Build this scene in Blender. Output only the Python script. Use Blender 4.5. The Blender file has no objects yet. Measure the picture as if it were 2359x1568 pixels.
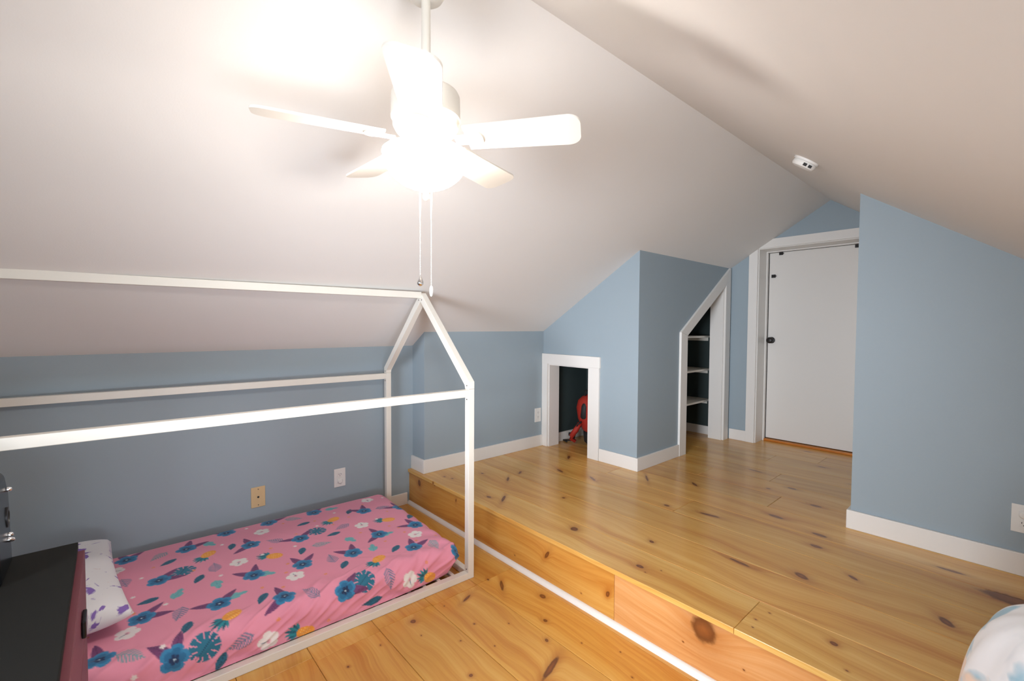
import bpy, bmesh, math, random
import numpy as np
from mathutils import Vector, Matrix
random.seed(7)
SC = bpy.context.scene
COL = SC.collection

# ------------------------------------------------------------------ camera
cd = bpy.data.cameras.new('camera'); cam = bpy.data.objects.new('camera', cd); COL.objects.link(cam)
CP = Vector((3.0613, -1.6801, 1.35)); YAW, PIT, ROL = .8455, -.0331, .0057
fw = Vector((-math.sin(YAW)*math.cos(PIT), math.cos(YAW)*math.cos(PIT), math.sin(PIT)))
rt = Vector((math.cos(YAW), math.sin(YAW), 0)); up = rt.cross(fw)
r2 = rt*math.cos(ROL) + up*math.sin(ROL); u2 = up*math.cos(ROL) - rt*math.sin(ROL)
cam.matrix_world = Matrix(((r2.x, u2.x, -fw.x, CP.x), (r2.y, u2.y, -fw.y, CP.y), (r2.z, u2.z, -fw.z, CP.z), (0, 0, 0, 1)))
cd.sensor_width = 36; cd.lens = 1044.6/2359*36; cd.clip_start = .02
cd.dof.use_dof = True; cd.dof.focus_distance = 2.9; cd.dof.aperture_fstop = 5.6
SC.camera = cam

# ------------------------------------------------------------------ light and exposure
SC.view_settings.view_transform = 'Standard'; SC.view_settings.look = 'None'
SC.view_settings.gamma = 1; SC.view_settings.use_curve_mapping = False
SC.view_settings.exposure = 0.20
LAMP_STRENGTH = 60.0; LAMP_COLOR = (1.0, .938, .88)
WINDOW_POWER = 22; WINDOW_COLOR = (.84, .91, 1.0)
SIDE_POWER = 15; BULB_POWER = 4.6
w = bpy.data.worlds.new('world'); SC.world = w; w.use_nodes = True
w.node_tree.nodes['Background'].inputs[0].default_value = (.62, .78, 1, 1)
w.node_tree.nodes['Background'].inputs[1].default_value = 1.0
def area(name, loc, aim, sx, sy, power, col, spread=180):
    l = bpy.data.lights.new(name, 'AREA'); l.shape = 'RECTANGLE'; l.size = sx; l.size_y = sy
    l.energy = power; l.color = col; l.spread = math.radians(spread)
    o = bpy.data.objects.new(name, l); COL.objects.link(o); o.location = loc
    o.rotation_euler = (Vector(aim)-Vector(loc)).to_track_quat('-Z', 'Y').to_euler(); return o
# daylight entering through the gable window behind the camera, then added ceiling fill
area('window_daylight', (2.68, -3.24, .98), (1.0, 1.26, .85), .95, .75, WINDOW_POWER, WINDOW_COLOR, 66)
area('side_ceiling_fill', (4.12, -1.6, .56), (1.2, -1.0, 1.9), .9, .45, SIDE_POWER, WINDOW_COLOR, 120)  # added fill light aimed up to brighten the left ceiling slope

# ------------------------------------------------------------------ dimensions (metres)
H = .262; XK = .1706; YR = .0296; Y2 = 1.2644; X3 = 1.1608; Y3 = 2.832; X4 = 2.4655; Y4 = 1.3129
XR = 1.965; ZR = 2.410; ML = .6187; MR = .6971; YB = -3.3; YE = 3.12; XE = 4.2
zl = lambda x: 1.1943 + ML*x
zrr = lambda x: ZR - MR*(x-XR)
zc = lambda x: zl(x) if x < XR else zrr(x)

# ------------------------------------------------------------------ helpers
def link(name, me, mat=None, parent=None):
    o = bpy.data.objects.new(name, me); COL.objects.link(o)
    if mat is not None and len(me.materials) == 0: me.materials.append(mat)
    if parent is not None: o.parent = parent
    return o
def bm_obj(name, bm, mat, parent=None, smooth=False, bevel=0, seg=2):
    if bevel > 0:
        bmesh.ops.bevel(bm, geom=list(bm.edges), offset=bevel, segments=seg, profile=.5, affect='EDGES', clamp_overlap=True)
    bmesh.ops.recalc_face_normals(bm, faces=bm.faces)
    me = bpy.data.meshes.new(name); bm.to_mesh(me); bm.free()
    if smooth:
        me.polygons.foreach_set('use_smooth', [True]*len(me.polygons))
    return link(name, me, mat, parent)
def add_box(bm, lo, hi, M=None):
    vs = [bm.verts.new((x, y, z)) for x in (lo[0], hi[0]) for y in (lo[1], hi[1]) for z in (lo[2], hi[2])]
    for f in ((0,1,3,2),(4,6,7,5),(0,4,5,1),(2,3,7,6),(0,2,6,4),(1,5,7,3)): bm.faces.new([vs[i] for i in f])
    if M is not None:
        for v in vs: v.co = M @ v.co
    return vs
def box(name, lo, hi, mat, parent=None, bevel=0, M=None, smooth=False, seg=2):
    bm = bmesh.new(); add_box(bm, lo, hi, M); return bm_obj(name, bm, mat, parent, smooth, bevel, seg)
def add_prism(bm, pts, axis, a, b):
    """polygon pts in the two other axes, extruded along axis from a to b"""
    def P(p, t):
        if axis == 'x': return (t, p[0], p[1])
        if axis == 'y': return (p[0], t, p[1])
        return (p[0], p[1], t)
    A = [bm.verts.new(P(p, a)) for p in pts]; B = [bm.verts.new(P(p, b)) for p in pts]
    bm.faces.new(A); bm.faces.new(B[::-1]); n = len(pts)
    for i in range(n): bm.faces.new([A[i], B[i], B[(i+1) % n], A[(i+1) % n]])
def prisms(name, lst, mat, parent=None, bevel=0):
    bm = bmesh.new()
    for pts, ax, a, b in lst: add_prism(bm, pts, ax, a, b)
    return bm_obj(name, bm, mat, parent, False, bevel)
def add_lathe(bm, prof, n=40, M=None, cap=True):
    rings = []
    for r, z in prof:
        rings.append([bm.verts.new((max(r, 1e-4)*math.cos(2*math.pi*i/n), max(r, 1e-4)*math.sin(2*math.pi*i/n), z)) for i in range(n)])
    for a, b in zip(rings, rings[1:]):
        for i in range(n): bm.faces.new([a[i], a[(i+1) % n], b[(i+1) % n], b[i]])
    if cap:
        bm.faces.new(rings[0]); bm.faces.new(rings[-1][::-1])
    if M is not None:
        for rg in rings:
            for v in rg: v.co = M @ v.co
def lathe(name, prof, mat, parent=None, n=40, M=None, smooth=True):
    bm = bmesh.new(); add_lathe(bm, prof, n, M)
    o = bm_obj(name, bm, mat, parent, smooth)
    if smooth and hasattr(o.data, 'set_sharp_from_angle'): o.data.set_sharp_from_angle(angle=math.radians(40))
    return o
def rod(name, p, q, r, mat, parent=None, n=12):
    p, q = Vector(p), Vector(q); d = q-p
    M = Matrix.Translation(p) @ d.to_track_quat('Z', 'Y').to_matrix().to_4x4()
    return lathe(name, [(r, 0), (r, d.length)], mat, parent, n, M)
def add_tube(bm, pts, r, n=8):
    pts = [Vector(p) for p in pts]; rings = []
    for i, p in enumerate(pts):
        t = (pts[min(i+1, len(pts)-1)]-pts[max(i-1, 0)]).normalized()
        a = t.cross(Vector((.13, .2, 1))).normalized(); b = t.cross(a)
        rr = r[i] if isinstance(r, (list, tuple)) else r
        rings.append([bm.verts.new(p+(a*math.cos(2*math.pi*k/n)+b*math.sin(2*math.pi*k/n))*rr) for k in range(n)])
    for A, B in zip(rings, rings[1:]):
        for k in range(n): bm.faces.new([A[k], A[(k+1) % n], B[(k+1) % n], B[k]])
    bm.faces.new(rings[0]); bm.faces.new(rings[-1][::-1])
def empty(name, loc=(0, 0, 0), rz=0):
    o = bpy.data.objects.new(name, None); COL.objects.link(o); o.location = loc; o.rotation_euler = (0, 0, rz)
    o.empty_display_size = .05; return o
def tag(o, label, cat, group=None):
    o['label'] = label; o['category'] = cat
    if group: o['group'] = group
    return o
def struct(o, label=None):
    o['kind'] = 'structure'
    if label: o['label'] = label
    return o

# ------------------------------------------------------------------ materials
def new_mat(name):
    m = bpy.data.materials.new(name); m.use_nodes = True
    nt = m.node_tree; return m, nt, nt.nodes['Principled BSDF']
def paint(name, col, rough=.5, bump=.0, bscale=300, var=.0, metal=0, spec=.5, coat=0):
    m, nt, b = new_mat(name); N = nt.nodes; L = nt.links
    b.inputs['Base Color'].default_value = (*col, 1); b.inputs['Roughness'].default_value = rough
    b.inputs['Metallic'].default_value = metal; b.inputs['Specular IOR Level'].default_value = spec
    b.inputs['Coat Weight'].default_value = coat
    g = N.new('ShaderNodeNewGeometry')
    n = N.new('ShaderNodeTexNoise'); n.inputs['Scale'].default_value = bscale; n.inputs['Detail'].default_value = 3
    L.new(g.outputs['Position'], n.inputs['Vector'])
    if bump:
        bp = N.new('ShaderNodeBump'); bp.inputs['Strength'].default_value = bump; bp.inputs['Distance'].default_value = .002
        L.new(n.outputs['Fac'], bp.inputs['Height']); L.new(bp.outputs[0], b.inputs['Normal'])
    n2 = N.new('ShaderNodeTexNoise'); n2.inputs['Scale'].default_value = 2.3; n2.inputs['Detail'].default_value = 4
    L.new(g.outputs['Position'], n2.inputs['Vector'])
    mx = N.new('ShaderNodeMixRGB'); mx.inputs[1].default_value = (*[c*(1-var) for c in col], 1); mx.inputs[2].default_value = (*[min(1, c*(1+var)) for c in col], 1)
    L.new(n2.outputs['Fac'], mx.inputs[0]); L.new(mx.outputs[0], b.inputs['Base Color'])
    return m
M_CEIL = paint('ceiling_paint', (.80, .778, .752), .55, .10, 180, .015)
M_WALL = paint('blue_wall_paint', (.325, .395, .442), .62, .10, 260, .02)
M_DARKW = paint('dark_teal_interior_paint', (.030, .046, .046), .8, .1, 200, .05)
M_TRIM = paint('white_trim_paint', (.83, .80, .76), .38, .05, 90, .01)
M_DOOR = paint('door_paint', (.80, .77, .73), .36, .05, 120, .01)
M_BED = paint('bed_white_paint', (.80, .77, .70), .40, .06, 140, .02)
M_BLACK = paint('black_dresser_laminate', (.010, .010, .009), .75, .05, 300, .1, 0, .2)
M_BLACKG = paint('glossy_black', (.006, .007, .009), .24, 0, 200, .1, 0, .35)
M_IRON = paint('black_iron', (.012, .010, .010), .42, .1, 400, .1)
M_PINKD = paint('dusty_red_drawer', (.15, .034, .048), .45, .03, 200, .05)
M_CHROME = paint('chrome', (.85, .86, .88), .12, 0, 200, 0, 1)
M_FAN = paint('fan_cream_enamel', (.82, .78, .70), .38, .03, 200, .01)
M_PLW = paint('white_plate_plastic', (.80, .79, .76), .3, 0, 200, 0)
M_PLT = paint('tan_plate_plastic', (.68, .50, .27), .35, 0, 200, .01)
M_DARK = paint('dark_slot', (.02, .018, .018), .5, 0, 200, 0)
M_RED = paint('red_nylon', (.42, .026, .014), .6, .6, 500, .08)
M_BLKFAB = paint('black_nylon', (.014, .014, .016), .6, .6, 500, .08)
M_SHELF = paint('shelf_paint', (.80, .77, .70), .4, .05, 100, .01)
M_SUB = paint('subfloor', (.10, .06, .03), .8, .1, 60, .1)
M_SCREW = paint('screw_metal', (.18, .16, .14), .4, 0, 200, 0, 1)

def lamp_mat():
    m, nt, b = new_mat('lit_glass_bowl')
    b.inputs['Base Color'].default_value = (.95, .93, .88, 1); b.inputs['Roughness'].default_value = .3
    b.inputs['Emission Color'].default_value = (*LAMP_COLOR, 1); b.inputs['Emission Strength'].default_value = LAMP_STRENGTH
    return m
M_LAMP = lamp_mat()

# knots of the boards: centre x, unfolded distance (y+z), half length, half width, angle, darkness
KN = [ # upper floor (y + H)
 (1.937,.099,.021,.013,0),(2.446,.566,.034,.020,.5),(2.219,.478,.055,.010,.12),(2.146,1.165,.045,.017,.1),(1.888,.894,.060,.014,-.15),(2.382,1.083,.040,.016,.1),
 (2.407,.927,.030,.016,0),(1.494,.164,.026,.022,.6),(2.902,.619,.035,.018,.9),(2.874,1.124,.050,.012,0),(3.071,1.003,.11,.05,.1),(2.658,.166,.014,.012,.4),
 (.782,.83,.045,.012,.3),(1.051,.877,.05,.010,.5),(.616,.575,.030,.010,1.0),(.921,.153,.055,.010,.9),(1.652,.834,.020,.012,0),(.592,1.143,.05,.012,.9),
 (1.843,.351,.016,.011,.4),(.665,.413,.045,.009,.8),(2.056,1.743,.03,.014,0),(1.744,1.955,.055,.010,.1),(1.836,2.866,.03,.010,0),(1.584,1.321,.04,.012,.7),
 (.84,.10,.020,.012,0),(.45,.35,.012,.008,0),(.40,.12,.010,.008,0),(.33,.10,.010,.007,0),(1.16,.45,.011,.010,0),(1.30,1.18,.07,.008,.9),(2.25,1.52,.035,.015,0),(2.33,2.15,.03,.012,0),
 (1.95,1.62,.015,.012,0),(2.05,2.45,.03,.010,0),(2.6,.72,.025,.010,.6)]
KN = [(a, b+H, c, d, e) for a, b, c, d, e in KN]
KN += [ # riser
 (2.281,.190,.054,.054,0),(1.835,.127,.010,.016,.4),(.149,.191,.020,.026,0),(.62,.20,.006,.012,.2),(1.45,.16,.010,.030,.6),(.36,.235,.006,.010,0),(2.60,.10,.012,.010,0),
 # lower floor
 (1.254,-.67,.014,.014,0),(1.506,-.087,.022,.014,.2),(1.645,-.211,.013,.010,0),(1.86,-.40,.080,.014,1.25),(1.74,-.30,.012,.008,.5),(1.684,-.661,.008,.008,0),(1.30,-.18,.05,.010,.6),
 (1.27,-.38,.035,.008,1.2),(1.75,-.76,.03,.018,0),(1.52,-.92,.010,.010,0),(1.33,-1.0,.006,.005,0),(1.45,-.47,.005,.005,0),(1.21,-.2,.010,.006,.3),(1.50,-.58,.004,.004,0)]
SPECKS = [(1.25,-.50),(1.36,-.69),(1.55,-.35),(1.85,-.20),(1.90,-.55),(1.62,-.49),(1.30,-.85),(1.43,-1.02),(1.99,-.12),(2.1,-.2),(1.98,.075+H),(2.02,.14+H),(2.43,.10+H),(2.45,.18+H),(2.44,.045+H),(2.2,.10),(2.43,.12),(1.68,.06),(2.72,.05+H),(1.2,.06)]
KN += [(a, b, .0045, .003, .3) for a, b in SPECKS]
def wood_mat(KN):
    m, nt, b = new_mat('knotty_pine'); N = nt.nodes; L = nt.links
    def mth(op, a, c=None, clamp=False):
        n = N.new('ShaderNodeMath'); n.operation = op; n.use_clamp = clamp
        for i, v in enumerate((a, c)):
            if v is None: continue
            if isinstance(v, (int, float)): n.inputs[i].default_value = v
            else: L.new(v, n.inputs[i])
        return n.outputs[0]
    g = N.new('ShaderNodeNewGeometry'); s = N.new('ShaderNodeSeparateXYZ'); L.new(g.outputs['Position'], s.inputs[0])
    oi = N.new('ShaderNodeObjectInfo')
    t = mth('ADD', s.outputs['Y'], s.outputs['Z'])
    cx = N.new('ShaderNodeCombineXYZ'); L.new(s.outputs['X'], cx.inputs[0]); L.new(t, cx.inputs[1])
    dmin = None
    for (x, y, rx, ry, an) in KN:
        mp = N.new('ShaderNodeMapping'); mp.vector_type = 'TEXTURE'
        mp.inputs['Location'].default_value = (x, y, 0); mp.inputs['Rotation'].default_value = (0, 0, -an); mp.inputs['Scale'].default_value = (rx*.86, ry*.86, 1)
        L.new(cx.outputs[0], mp.inputs[0])
        ln = N.new('ShaderNodeVectorMath'); ln.operation = 'LENGTH'; L.new(mp.outputs[0], ln.inputs[0])
        dmin = ln.outputs['Value'] if dmin is None else mth('MINIMUM', dmin, ln.outputs['Value'])
    # ragged edge
    rn = N.new('ShaderNodeTexNoise'); rn.inputs['Scale'].default_value = 40; rn.inputs['Detail'].default_value = 3; L.new(cx.outputs[0], rn.inputs['Vector'])
    d = mth('ADD', dmin, mth('MULTIPLY', mth('SUBTRACT', rn.outputs['Fac'], .5), .55))
    kf = mth('POWER', 2.718, mth('MULTIPLY', mth('MULTIPLY', d, d), -.22))    # soft falloff round each knot
    # grain coordinates: board offset by the object's random value, bent round the knots
    off = mth('MULTIPLY', oi.outputs['Random'], 37.0)
    wn = N.new('ShaderNodeTexNoise'); wn.inputs['Scale'].default_value = 1.6; wn.inputs['Detail'].default_value = 2
    c0 = N.new('ShaderNodeCombineXYZ'); L.new(mth('ADD', s.outputs['X'], off), c0.inputs[0]); L.new(mth('MULTIPLY', t, 1.6), c0.inputs[1]); L.new(off, c0.inputs[2])
    L.new(c0.outputs[0], wn.inputs['Vector'])
    tb = mth('ADD', mth('ADD', t, mth('MULTIPLY', kf, .045)), mth('MULTIPLY', wn.outputs['Fac'], .16))
    c1 = N.new('ShaderNodeCombineXYZ'); L.new(mth('ADD', mth('MULTIPLY', s.outputs['X'], .55), off), c1.inputs[0]); L.new(mth('MULTIPLY', tb, 9), c1.inputs[1]); L.new(off, c1.inputs[2])
    n1 = N.new('ShaderNodeTexNoise'); n1.inputs['Scale'].default_value = 1.5; n1.inputs['Detail'].default_value = 4; n1.inputs['Roughness'].default_value = .55
    L.new(c1.outputs[0], n1.inputs['Vector'])
    c2 = N.new('ShaderNodeCombineXYZ'); L.new(mth('ADD', mth('MULTIPLY', s.outputs['X'], 1.3), off), c2.inputs[0]); L.new(mth('MULTIPLY', tb, 60), c2.inputs[1]); L.new(off, c2.inputs[2])
    n2 = N.new('ShaderNodeTexNoise'); n2.inputs['Scale'].default_value = 2.0; n2.inputs['Detail'].default_value = 3
    L.new(c2.outputs[0], n2.inputs['Vector'])
    # growth rings
    ring = mth('SINE', mth('MULTIPLY', mth('ADD', tb, mth('MULTIPLY', n1.outputs['Fac'], .22)), 190.0))
    rp = N.new('ShaderNodeValToRGB'); cr = rp.color_ramp
    cr.elements[0].position = .33; cr.elements[0].color = (.56, .235, .036, 1)
    cr.elements[1].position = .68; cr.elements[1].color = (.76, .47, .125, 1)
    e = cr.elements.new(.5); e.color = (.68, .36, .072, 1)
    fac = mth('ADD', mth('ADD', mth('MULTIPLY', n1.outputs['Fac'], .78), mth('MULTIPLY', n2.outputs['Fac'], .22)), mth('MULTIPLY', ring, .022))
    L.new(fac, rp.inputs[0])
    # per-board tone
    tone = N.new('ShaderNodeMixRGB'); tone.blend_type = 'MULTIPLY'; tone.inputs[0].default_value = 1
    L.new(rp.outputs[0], tone.inputs[1]); L.new(oi.outputs['Color'], tone.inputs[2])
    # halo and knot
    halo = N.new('ShaderNodeMixRGB'); halo.inputs[2].default_value = (.36, .105, .014, 1)
    L.new(mth('MULTIPLY', kf, .62, True), halo.inputs[0]); L.new(tone.outputs[0], halo.inputs[1])
    kr = N.new('ShaderNodeValToRGB'); k = kr.color_ramp
    k.elements[0].position = .0; k.elements[0].color = (.27, .080, .018, 1); k.elements[1].position = .9; k.elements[1].color = (.095, .024, .006, 1)
    L.new(mth('MULTIPLY', d, .9), kr.inputs[0])
    km = N.new('ShaderNodeMixRGB'); L.new(halo.outputs[0], km.inputs[1]); L.new(kr.outputs[0], km.inputs[2])
    mr = N.new('ShaderNodeMapRange'); mr.interpolation_type = 'SMOOTHSTEP'
    mr.inputs['From Min'].default_value = 1.25; mr.inputs['From Max'].default_value = .75; L.new(d, mr.inputs['Value'])
    L.new(mth('MULTIPLY', mr.outputs[0], .92), km.inputs[0])
    L.new(km.outputs[0], b.inputs['Base Color'])
    b.inputs['Roughness'].default_value = .30; b.inputs['Coat Weight'].default_value = .25; b.inputs['Coat Roughness'].default_value = .16
    bp = N.new('ShaderNodeBump'); bp.inputs['Strength'].default_value = .12; bp.inputs['Distance'].default_value = .002
    L.new(mth('ADD', mth('MULTIPLY', n2.outputs['Fac'], .3), n1.outputs['Fac']), bp.inputs['Height']); L.new(bp.outputs[0], b.inputs['Normal'])
    return m
KN += [(50, 50, .01, .01, 0)]
_wm = {}
def wood(x0, x1, t0, t1):
    """the pine material with the knots that fall on one board (t = y + z)"""
    ks = tuple(k for k in KN if x0-.12 < k[0] < x1+.12 and t0-.05 < k[1] < t1+.05)[:30] or (KN[-1],)
    if ks not in _wm: _wm[ks] = wood_mat(ks)
    return _wm[ks]
M_WOOD = wood(40, 60, 40, 60)

# ================================================================== SETTING
fl = struct(box('floor', (-.02, YB, -.12), (XE, -.0005, -.021), M_SUB), 'lower knotty pine plank floor at the foot of the step')
fu = struct(prisms('floor', [([(-.0, .022), (XK, .022), (XE, .022), (XE, YE), (0, YE)], 'z', -.12, H-.023)], M_SUB), 'raised knotty pine plank floor above the step')
def plank(x0, x1, y0, y1, z, th, parent, tone, name='floor_plank'):
    o = box(name, (x0+.0006, y0+.0007, z-th), (x1-.0006, y1-.0007, z), wood(x0, x1, y0+z, y1+z), parent, .0016, seg=1)
    o.color = (*tone, 1); return o
def tone(base, v=.07):
    k = 1+random.uniform(-v, v); q = random.uniform(-.03, .03)
    return (base[0]*k*(1+q), base[1]*k, base[2]*k*(1-q*2))
UP = (1.05, 1.06, 1.25); LO = (1.0, .95, .95)
rows = [-.014, .233, .507, .783, 1.038, 1.283, 1.53, 1.78, 2.03, 2.28, 2.53, 2.78, 3.03, YE]
butts = [[2.397], [3.35], [3.1], [1.72, 3.6], [1.04, 3.2], [2.06], [1.5], [1.9], [], [1.7], [2.0], [], []]
for i in range(len(rows)-1):
    y0, y1 = rows[i], rows[i+1]
    xa = 0.001 if i == 0 else XK+.001
    xb = XE if y0 < 1.29 else X4+.05
    cuts = [xa]+butts[i]+[xb]
    for a, b_ in zip(cuts, cuts[1:]):
        tn = tone(UP)
        if i == 0: tn = (1.06, 1.12, 1.40)
        plank(a, b_, y0, y1, H, .0225, fu, tn)
rows = [-.001, -.040, -.272, -.540, -.810, -1.088, -1.345, -1.60, -1.86, -2.12, -2.38, -2.64, -2.90, YB+.001]
off = [0, 0, .004, -.006, .008, -.02, -.03, .01, 0, 0, 0, 0, 0]
for i in range(len(rows)-1):
    cuts = [.001, 1.207+off[i], 2.62+.35*((i*7) % 3-1), XE]
    for a, b_ in zip(cuts, cuts[1:]): plank(a, b_, rows[i+1], rows[i], 0, .0205, fl, tone(LO))
rz = struct(box('trim_riser', (-.03, .0135, .0), (XE, .0215, H-.023), M_SUB), 'stained pine riser of the step')
for a, b_, tn in ((-.03, 1.870, (.93, .84, .85)), (1.870, XE, (.97, .86, 1.45))):
    o = box('riser_board', (a+.0008, 0, .0005), (b_-.0008, .013, H-.0232), wood(a, b_, 0, H-.05), rz, .001, seg=1); o.color = (*tn, 1)
# white rod trim at the foot of the riser
bm = bmesh.new(); pr = [(0, 0)]+[(-.022*math.sin(a), .022*math.cos(a)) for a in [i*math.pi/2/8 for i in range(9)]]
add_prism(bm, [(p[0]-.0003, p[1]+.0004) for p in pr[::-1]], 'x', .002, XE)
struct(bm_obj('trim_quarter_round', bm, M_TRIM), 'white quarter-round moulding along the foot of the step')

# ceiling: two slopes as one solid
e = .10
bmc = [([(-e, zl(-e)), (XR, ZR), (XR, ZR+.12), (-e, zl(-e)+.12)], 'y', YB-.1, YE), ([(XR, ZR), (XE+e, zrr(XE+e)), (XE+e, zrr(XE+e)+.12), (XR, ZR+.12)], 'y', YB-.1, YE)]
struct(prisms('ceiling', bmc, M_CEIL), 'off-white sloped attic ceiling with a ridge')
def wpoly(x0, x1, z0, over=.004):   # wall polygon in xz from z0 up to the ceiling
    xs = [x0]+([XR] if x0 < XR < x1 else [])+[x1]
    return [(x0, z0), (x1, z0)]+[(x, zc(x)+over) for x in xs[::-1]]
struct(prisms('wall_left', [([(YB, -.12), (-.0005, -.12), (-.0005, H-.023), (YR, H-.023), (YR, zl(0)+.004), (YB, zl(0)+.004)], 'x', -e, 0)], M_WALL), 'blue knee wall behind the house bed')
struct(prisms('wall_left_return', [(wpoly(-e, XK, H-.0005), 'y', YR, YR+.07)], M_WALL))
struct(prisms('wall_left_upper', [([(YR+.07, H-.0005), (YE, H-.0005), (YE, zl(XK)+.004), (YR+.07, zl(XK)+.004)], 'x', .08, XK)], M_WALL), 'blue knee wall on the raised floor')
# hatch wall with its opening
OX0, OX1, OZ = .238, .702, 1.010
struct(prisms('wall_hatch', [(wpoly(XK, OX0, H), 'y', Y2, Y2+.10), (wpoly(OX1, X3, H), 'y', Y2, Y2+.10), (wpoly(OX0, OX1, OZ), 'y', Y2, Y2+.10)], M_WALL), 'blue wall with the low hatch opening')
# closet face with the slanted opening
CY0, CY1 = 1.976, 2.700
cz0, cz1 = 1.272, 1.740
top = zl(X3)+.004
struct(prisms('wall_closet', [([(Y2+.10, H), (CY0, H), (CY0, cz0), (CY0, top), (Y2+.10, top)], 'x', X3-.10, X3), ([(CY1, H), (Y3, H), (Y3, top), (CY1, top)], 'x', X3-.10, X3),
    ([(CY0, cz0), (CY1, cz1), (CY1, top), (CY0, top)], 'x', X3-.10, X3)], M_WALL), 'blue wall with the slant-topped closet opening')
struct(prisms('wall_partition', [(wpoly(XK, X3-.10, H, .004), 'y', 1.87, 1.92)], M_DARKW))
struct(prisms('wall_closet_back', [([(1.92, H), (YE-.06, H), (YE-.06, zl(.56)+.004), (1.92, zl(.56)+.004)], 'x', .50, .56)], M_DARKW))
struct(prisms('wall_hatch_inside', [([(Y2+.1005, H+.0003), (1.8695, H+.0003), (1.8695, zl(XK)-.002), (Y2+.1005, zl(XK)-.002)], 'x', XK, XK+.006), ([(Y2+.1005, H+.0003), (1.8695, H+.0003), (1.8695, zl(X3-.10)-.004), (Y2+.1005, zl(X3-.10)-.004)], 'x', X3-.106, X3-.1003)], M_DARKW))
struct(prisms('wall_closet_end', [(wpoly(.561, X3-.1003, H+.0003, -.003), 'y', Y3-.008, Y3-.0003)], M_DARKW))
# door wall
DX0, DX1, DZ = 1.412, 2.190, 2.071
struct(prisms('wall_door', [(wpoly(.56, DX0, H), 'y', Y3, Y3+.24), (wpoly(DX1, X4+.1, H), 'y', Y3, Y3+.24), (wpoly(DX0, DX1, DZ), 'y', Y3, Y3+.24)], M_WALL), 'blue gable wall around the white door')
struct(prisms('wall_right', [(wpoly(X4, XE, H-.0005), 'y', Y4, Y4+.10)], M_WALL), 'blue wall right of the door recess')
struct(prisms('wall_right_return', [([(Y4+.10, H-.0005), (Y3, H-.0005), (Y3, zrr(X4)+.004), (Y4+.10, zrr(X4)+.004)], 'x', X4, X4+.10)], M_WALL))
struct(box('light_block_behind_door', (.45, YE-.045, H-.10), (X4+.12, YE-.002, ZR+.05), M_DARKW))  # unseen panel added behind the door to stop outside light leaking in
# walls behind the camera
SW0, SW1, SZ0, SZ1 = -2.10, -1.10, .32, .80
zk = zrr(XE)+.004
struct(prisms('wall_knee_right', [([(YB, -.12), (SW0, -.12), (SW0, zk), (YB, zk)], 'x', XE, XE+e), ([(SW1, -.12), (Y4+.1, -.12), (Y4+.1, zk), (SW1, zk)], 'x', XE, XE+e),
    ([(SW0, -.12), (SW1, -.12), (SW1, SZ0), (SW0, SZ0)], 'x', XE, XE+e), ([(SW0, SZ1), (SW1, SZ1), (SW1, zk), (SW0, zk)], 'x', XE, XE+e)], M_WALL))
GX0, GX1, GZ0, GZ1 = 2.13, 3.23, .55, 1.42
struct(prisms('wall_back', [(wpoly(-e, GX0, -.12), 'y', YB-.1, YB), (wpoly(GX1, XE+e, -.12), 'y', YB-.1, YB), ([(GX0, -.12), (GX1, -.12), (GX1, GZ0), (GX0, GZ0)], 'y', YB-.1, YB), (wpoly(GX0, GX1, GZ1), 'y', YB-.1, YB)], M_WALL), 'blue gable wall behind the camera')
def window(name, axis, a0, a1, z0, z1, c0, c1):
    def bx(n, A, B, Z0, Z1, C, D, m, p=None):
        lo, hi = ((A, C, Z0), (B, D, Z1)) if axis == 'y' else ((C, A, Z0), (D, B, Z1))
        return box(n, lo, hi, m, p, .002 if m is M_TRIM else 0)
    fr = bx(name, a0-.07, a1+.07, z1, z1+.0, c0, c1, M_TRIM) if False else None
    bm = bmesh.new(); t = .045
    for A, B, Z0, Z1 in ((a0, a0+t, z0, z1), (a1-t, a1, z0, z1), (a0+t, a1-t, z0, z0+t), (a0+t, a1-t, z1-t, z1), (a0+t, a1-t, (z0+z1)/2-.02, (z0+z1)/2+.02)):
        lo, hi = ((A, c0, Z0), (B, c1, Z1)) if axis == 'y' else ((c0, A, Z0), (c1, B, Z1)); add_box(bm, lo, hi)
    o = struct(bm_obj(name, bm, M_TRIM)); return o
window('window_1', 'y', GX0, GX1, GZ0, GZ1, YB-.08, YB-.04)
window('fill_window', 'x', SW0, SW1, SZ0, SZ1, XE+.04, XE+.08)  # unseen window frame added around the side fill light

# baseboards (one object per run)
def bb(name, lo, hi, label=None): return struct(box(name, lo, hi, M_TRIM, None, .0025), label)
bt, bh = .016, .100
bb('baseboard_left', (.0, YB, 0), (bt-.002, -.0225, .088), 'white baseboard low behind the bed')
bb('baseboard_left_return', (.0, YR-bt, H), (XK, YR, H+bh))
bb('baseboard_left_upper', (XK, YR-bt, H), (XK+bt, Y2-.018, H+bh), 'white baseboard below the outlet near the hatch')
bb('baseboard_hatch', (.816, Y2-bt, H), (X3, Y2, H+bh))
bb('baseboard_closet', (X3, Y2-bt, H), (X3+bt, 1.868, H+bh))
bb('baseboard_door', (X3+.022, Y3-bt, H), (1.334, Y3, H+bh))
bb('baseboard_right', (X4-bt, Y4-bt, H), (XE, Y4, H+bh), 'white baseboard along the right wall')
bb('baseboard_right_return', (X4-bt, Y4, H), (X4, Y3, H+bh))
bb('baseboard_hatch_inside', (XK+.0062, Y2+.129, H), (XK+.020, 1.87, H+.085))
bb('baseboard_closet_inside', (.56, 1.92, H), (.574, Y3, H+.085))
bb('baseboard_closet_end', (.575, Y3-.022, H), (X3-.13, Y3-.0085, H+.085))

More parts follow.
